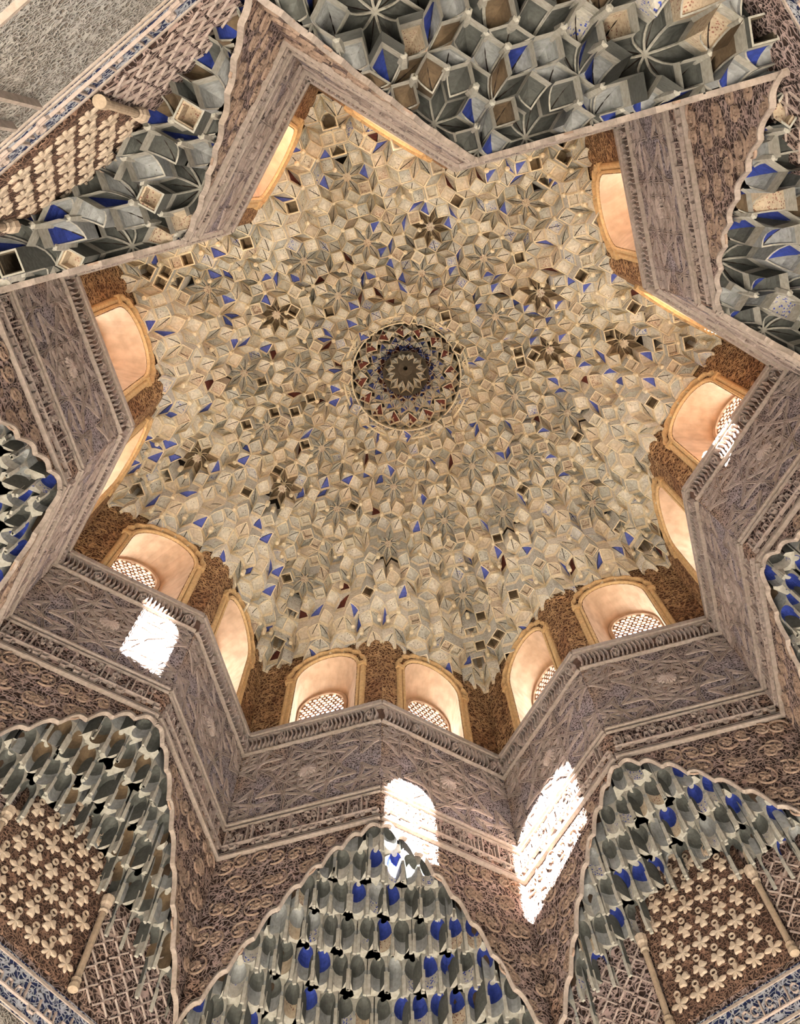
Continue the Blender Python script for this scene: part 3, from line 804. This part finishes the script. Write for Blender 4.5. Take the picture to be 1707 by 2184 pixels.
def niche(mb, p, ang, w, hs, ht, top, D, inner, back, e=.004):
    # one hanging niche: p = (x, y, z) foot of its front, ang = direction it recedes in
    ca, sa = math.cos(ang), math.sin(ang)
    def W(x, d, z): return (p[0] + ca * d - sa * x, p[1] + sa * d + ca * x, p[2] + z)
    nt = 8; lev = [0, hs * .5, hs] + [hs + ht * t for t in (.35, .62, .82, .94, 1.0)]
    rows = []
    for z in lev:
        k = 1 if z <= hs else math.sqrt(max(0, 1 - ((z - hs) / ht) ** 2)) ** .9
        rows.append([W(w / 2 * k * math.cos(math.pi * j / nt), (w * .85) * k * math.sin(math.pi * j / nt), z) for j in range(nt + 1)])
    vi = len(mb.v)
    for r in rows: mb.v.extend(r)
    m_ = nt + 1
    for i in range(len(rows) - 1):
        for j in range(nt):
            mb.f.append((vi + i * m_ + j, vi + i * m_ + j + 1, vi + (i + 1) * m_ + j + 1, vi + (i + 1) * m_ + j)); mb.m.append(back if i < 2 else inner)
    o = w / 2 + e
    # front frame, standing a little proud of the arch
    for sg in (1, -1):
        for (z0, z1) in zip(lev[:-1], lev[1:]):
            k0 = 1 if z0 <= hs else math.sqrt(max(0, 1 - ((z0 - hs) / ht) ** 2)) ** .9
            k1 = 1 if z1 <= hs else math.sqrt(max(0, 1 - ((z1 - hs) / ht) ** 2)) ** .9
            mb.face([W(sg * o, 0, z0), W(sg * w / 2 * k0, 0, z0), W(sg * w / 2 * k1, 0, z1), W(sg * o, 0, z1)], 0 if z1 <= hs else 3)
    mb.face([W(-o, 0, hs + ht), W(o, 0, hs + ht), W(o, 0, top), W(-o, 0, top)], 0)
    for sg in (1, -1): mb.face([W(sg * o, 0, 0), W(sg * o, D, 0), W(sg * o, D, top), W(sg * o, 0, top)], 1)
    mb.face([W(-o, D, 0), W(o, D, 0), W(o, D, top), W(-o, D, top)], 1)
    # underside ring
    for j in range(nt):
        t0, t1 = math.pi * j / nt, math.pi * (j + 1) / nt
        def outp(t):
            c, s_ = math.cos(t), math.sin(t); q = min(o / max(1e-6, abs(c)), D / max(1e-6, s_)); return W(c * q, s_ * q, 0)
        mb.face([W(w / 2 * math.cos(t0), w * .85 * math.sin(t0), 0), outp(t0), outp(t1), W(w / 2 * math.cos(t1), w * .85 * math.sin(t1), 0)], 3)
    # the two feet run down into short stems
    for sg in (1, -1):
        a, b_ = sg * (w / 2 - .002), sg * (o + .001)
        mb.add([W(a, -.002, 0), W(b_, -.002, 0), W(b_, .010, 0), W(a, .010, 0), W(a, 0, -.028), W(b_, 0, -.028), W(b_, .005, -.028), W(a, .005, -.028), W(a, -.002, .02), W(b_, -.002, .02)],
               [(0, 1, 5, 4), (1, 2, 6, 5), (2, 3, 7, 6), (3, 0, 4, 7), (4, 5, 6, 7), (8, 9, 1, 0)], 3)
def tiers(bk, step):
    # niches set out row by row along the level lines of the squinch
    B_ = inB(bk); a = math.atan2(B_[1], B_[0]); out = []; n = 0; wn = .040
    z = -.545
    while z > -1.24:
        pts = []
        for w_ in np.linspace(-1, 1, 161):
            lat = w_ * .3827; lo = RIN + .1585 * abs(w_); hi = (.9239 if bk % 2 == 0 else 1.3066 - .3827 * abs(w_))
            if hi - lo < .004: pts.append(None); continue
            P_ = lambda q: np.array([q * math.cos(a) - lat * math.sin(a), q * math.sin(a) + lat * math.cos(a)])
            if not (sq_z(bk, P_(lo)) >= z >= sq_z(bk, P_(hi - 1e-4))): pts.append(None); continue
            l, h_ = lo, hi - 1e-4
            for _ in range(14):
                m_ = (l + h_) / 2
                if sq_z(bk, P_(m_)) > z: l = m_
                else: h_ = m_
            pts.append(P_((l + h_) / 2))
        acc = (wn * .6 if n % 2 == 0 else wn * .98); prev = None; kk = 0
        for q in pts:
            if q is None: prev = None; continue
            if prev is not None: acc += np.hypot(*(q - prev))
            prev = q
            if acc >= wn:
                acc -= wn; out.append((q, z - step * .15, a + (math.radians(17) if kk % 2 else -math.radians(17)), kk, n)); kk += 1
        z -= step; n += 1
    return out
def sq_z(bk, p):
    a = math.atan2(inB(bk)[1], inB(bk)[0]); q = p[0] * math.cos(a) + p[1] * math.sin(a); lat = -p[0] * math.sin(a) + p[1] * math.cos(a)
    w_ = min(1, abs(lat) / .3827); e = -arch_z(w_); qe = RIN + .1585 * w_
    if bk % 2 == 0:
        zc = max(e, .74 + .24 * w_ ** .9); t = (q - qe) / max(.02, .9239 - qe)
    else:
        qo = 1.3066 - .3827 * w_; zc = .96 + .30 * (1 - w_); t = (q - qe) / max(.02, qo - qe)
    t = min(1, max(0, t)); return -(e + (zc - e) * t ** .85)
for bk in range(1, 9):
    e = bpy.data.objects.new('squinch', None); COL.objects.link(e)
    B_ = inB(bk); e.location = (B_[0] * S, B_[1] * S, -.53 * S)
    tag(e, None, SQL[bk], 'squinch', 'muqarnas squinches between the star tips')
    k2 = bk + 1 if bk < 8 else 1
    region = [tuple(B_), tuple(tipA(bk)), tuple(tipA(k2))] if bk % 2 == 0 else [tuple(B_), tuple(tipA(bk)), tuple(B_ / RIN * 1.3066), tuple(tipA(k2))]
    region = ccw(region)
    restq = MB(); off = (-B_[0] * S, -B_[1] * S, .53 * S)
    a = math.atan2(B_[1], B_[0]); cen = np.array([0., 0.])
    if bk in (3, 4, 5, 6, 7):
        inner_r = region; cc_ = np.mean([np.array(p) for p in region], axis=0)
        for (q, z, an, kk, n_) in tiers(bk, .062):
            # keep clear of the two facets of the star
            dmin = min(abs((t_ - B_)[0] * (q - B_)[1] - (t_ - B_)[1] * (q - B_)[0]) / LF for t_ in (tipA(bk), tipA(k2)))
            vis, _ = shown(q, z); mb = MB(); rr = rng.random()
            inn = 6 if (rr < .30 and bk != 6) else rng.choice((0, 1, 1, 1)); bak = rng.choice((0, 0, 0, 5, 5, 4)) if bk != 6 else rng.choice((0, 2, 1))  # mostly darker grey in the upper recess: its shade painted into the colour
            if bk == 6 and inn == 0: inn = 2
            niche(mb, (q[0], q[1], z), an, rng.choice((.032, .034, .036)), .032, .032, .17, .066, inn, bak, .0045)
            if dmin < .07:
                pl = []
                for t_ in (tipA(bk), tipA(k2)):
                    d_ = (t_ - B_) / LF; nn_ = np.array([-d_[1], d_[0]])
                    if nn_ @ (cc_ - B_) < 0: nn_ = -nn_
                    pl.append((B_[0] + nn_[0] * .0015, B_[1] + nn_[1] * .0015, nn_[0], nn_[1]))
                mb = clip_mesh(mb, pl)
            if not mb.f: continue
            if not vis:
                restq.add(mb.v, [()] * 0); n0 = len(restq.v) - len(mb.v); restq.f += [tuple(i + n0 for i in f) for f in mb.f]; restq.m += mb.m
            if vis:
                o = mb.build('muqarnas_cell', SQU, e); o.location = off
        tl = []
    else: tl = tiles2
    for t in tl:
        P4 = [pos2[v] for v in t[:4]]; c = sum(P4) / 4
        if np.hypot(*(c - B_)) > .62: continue
        if not clip_poly([tuple(p) for p in P4] if (P4[1] - P4[0])[0] * (P4[3] - P4[0])[1] - (P4[1] - P4[0])[1] * (P4[3] - P4[0])[0] > 0 else [tuple(p) for p in P4[::-1]], region): continue
        ci = None
        for v in t[:4]:
            if v in rose2 and inside(pos2[v], region): ci = v; break
        rr = rng.random(); base = rng.choice((0, 0, 0, 1, 1, 1, 2) if bk != 6 else (1, 2, 2, 0)); half = None; kind = 'bowl'; h = H2 * 1.2
        if ci is not None:
            i0 = t[:4].index(ci); P4 = P4[(i0 + 2) % 4:] + P4[:(i0 + 2) % 4]; z0 = H2 * math.floor(sq_z(bk, pos2[ci]) / H2) + H2; base = 1
        else:
            i0 = max(range(4), key=lambda i: np.hypot(*P4[i]) + 1e-4 * i); P4 = P4[i0:] + P4[:i0]
            zb = sq_z(bk, P4[0]); zf_ = sq_z(bk, P4[2])
            z0 = .014 * math.floor(zb / .014) + .036; h = max(.045, min(.10, (zf_ - zb) * 1.0 + .008))
            if t[4] == 2:
                if rr < .07: kind = 'box'; base = 4
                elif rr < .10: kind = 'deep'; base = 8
                elif rr < .22: base = rng.choice((4, 5))
                elif rr < .50 and bk != 6: half = 6
            elif rr < .34 and bk != 6: half = 6
        vis, _ = shown(c, z0); mb = MB() if vis else restq
        ok = cell(mb, P4[0], P4[1], P4[2], P4[3], z0, h, region, base, half, kind, rng.random() < .5, h + .06, .007)
        if vis and ok:
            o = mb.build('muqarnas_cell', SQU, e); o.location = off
    if restq.f:
        o = restq.build('hidden_cells', SQU, e, kind='stuff'); o.location = off
    # small pendant stems where the pieces meet
    pm = MB()
    for v, p in pos2.items():
        if tl and deg2.get(v, 0) in (4, 5, 6, 7) and inside(p, region) and rng.random() < .6:
            z = H2 * (math.floor(sq_z(bk, p) / H2) + .8) - .020; r = .0062
            V = [(p[0] + r * math.cos(k * math.pi / 3), p[1] + r * math.sin(k * math.pi / 3), z) for k in range(6)]
            T_ = [(p[0] + r * 1.9 * math.cos(k * math.pi / 3), p[1] + r * 1.9 * math.sin(k * math.pi / 3), z + .09) for k in range(6)]
            pm.add([(p[0], p[1], z - .004)] + V + T_, [(0, 1 + (k + 1) % 6, 1 + k) for k in range(6)] + [(1 + k, 1 + (k + 1) % 6, 7 + (k + 1) % 6, 7 + k) for k in range(6)])
    if pm.f: o = pm.build('pendant_stems', M['sq_e'], e, kind='stuff'); o.location = off
    # solid backing
    mb = MB(); n = 14
    P = []
    tri = region
    cen = np.mean([np.array(p) for p in tri], axis=0)
    for i in range(len(tri)):
        p0, p1 = np.array(tri[i]), np.array(tri[(i + 1) % len(tri)])
        for k in range(10):
            q0 = p0 + (p1 - p0) * k / 10; q1 = p0 + (p1 - p0) * (k + 1) / 10
            mb.face([(cen[0], cen[1], sq_z(bk, cen) + (.26 if tl else .13)), (q1[0], q1[1], sq_z(bk, q1) + (.2 if tl else .085)), (q0[0], q0[1], sq_z(bk, q0) + (.2 if tl else .085))])
    o = mb.build('backing', M['shell'], e); o.location = off
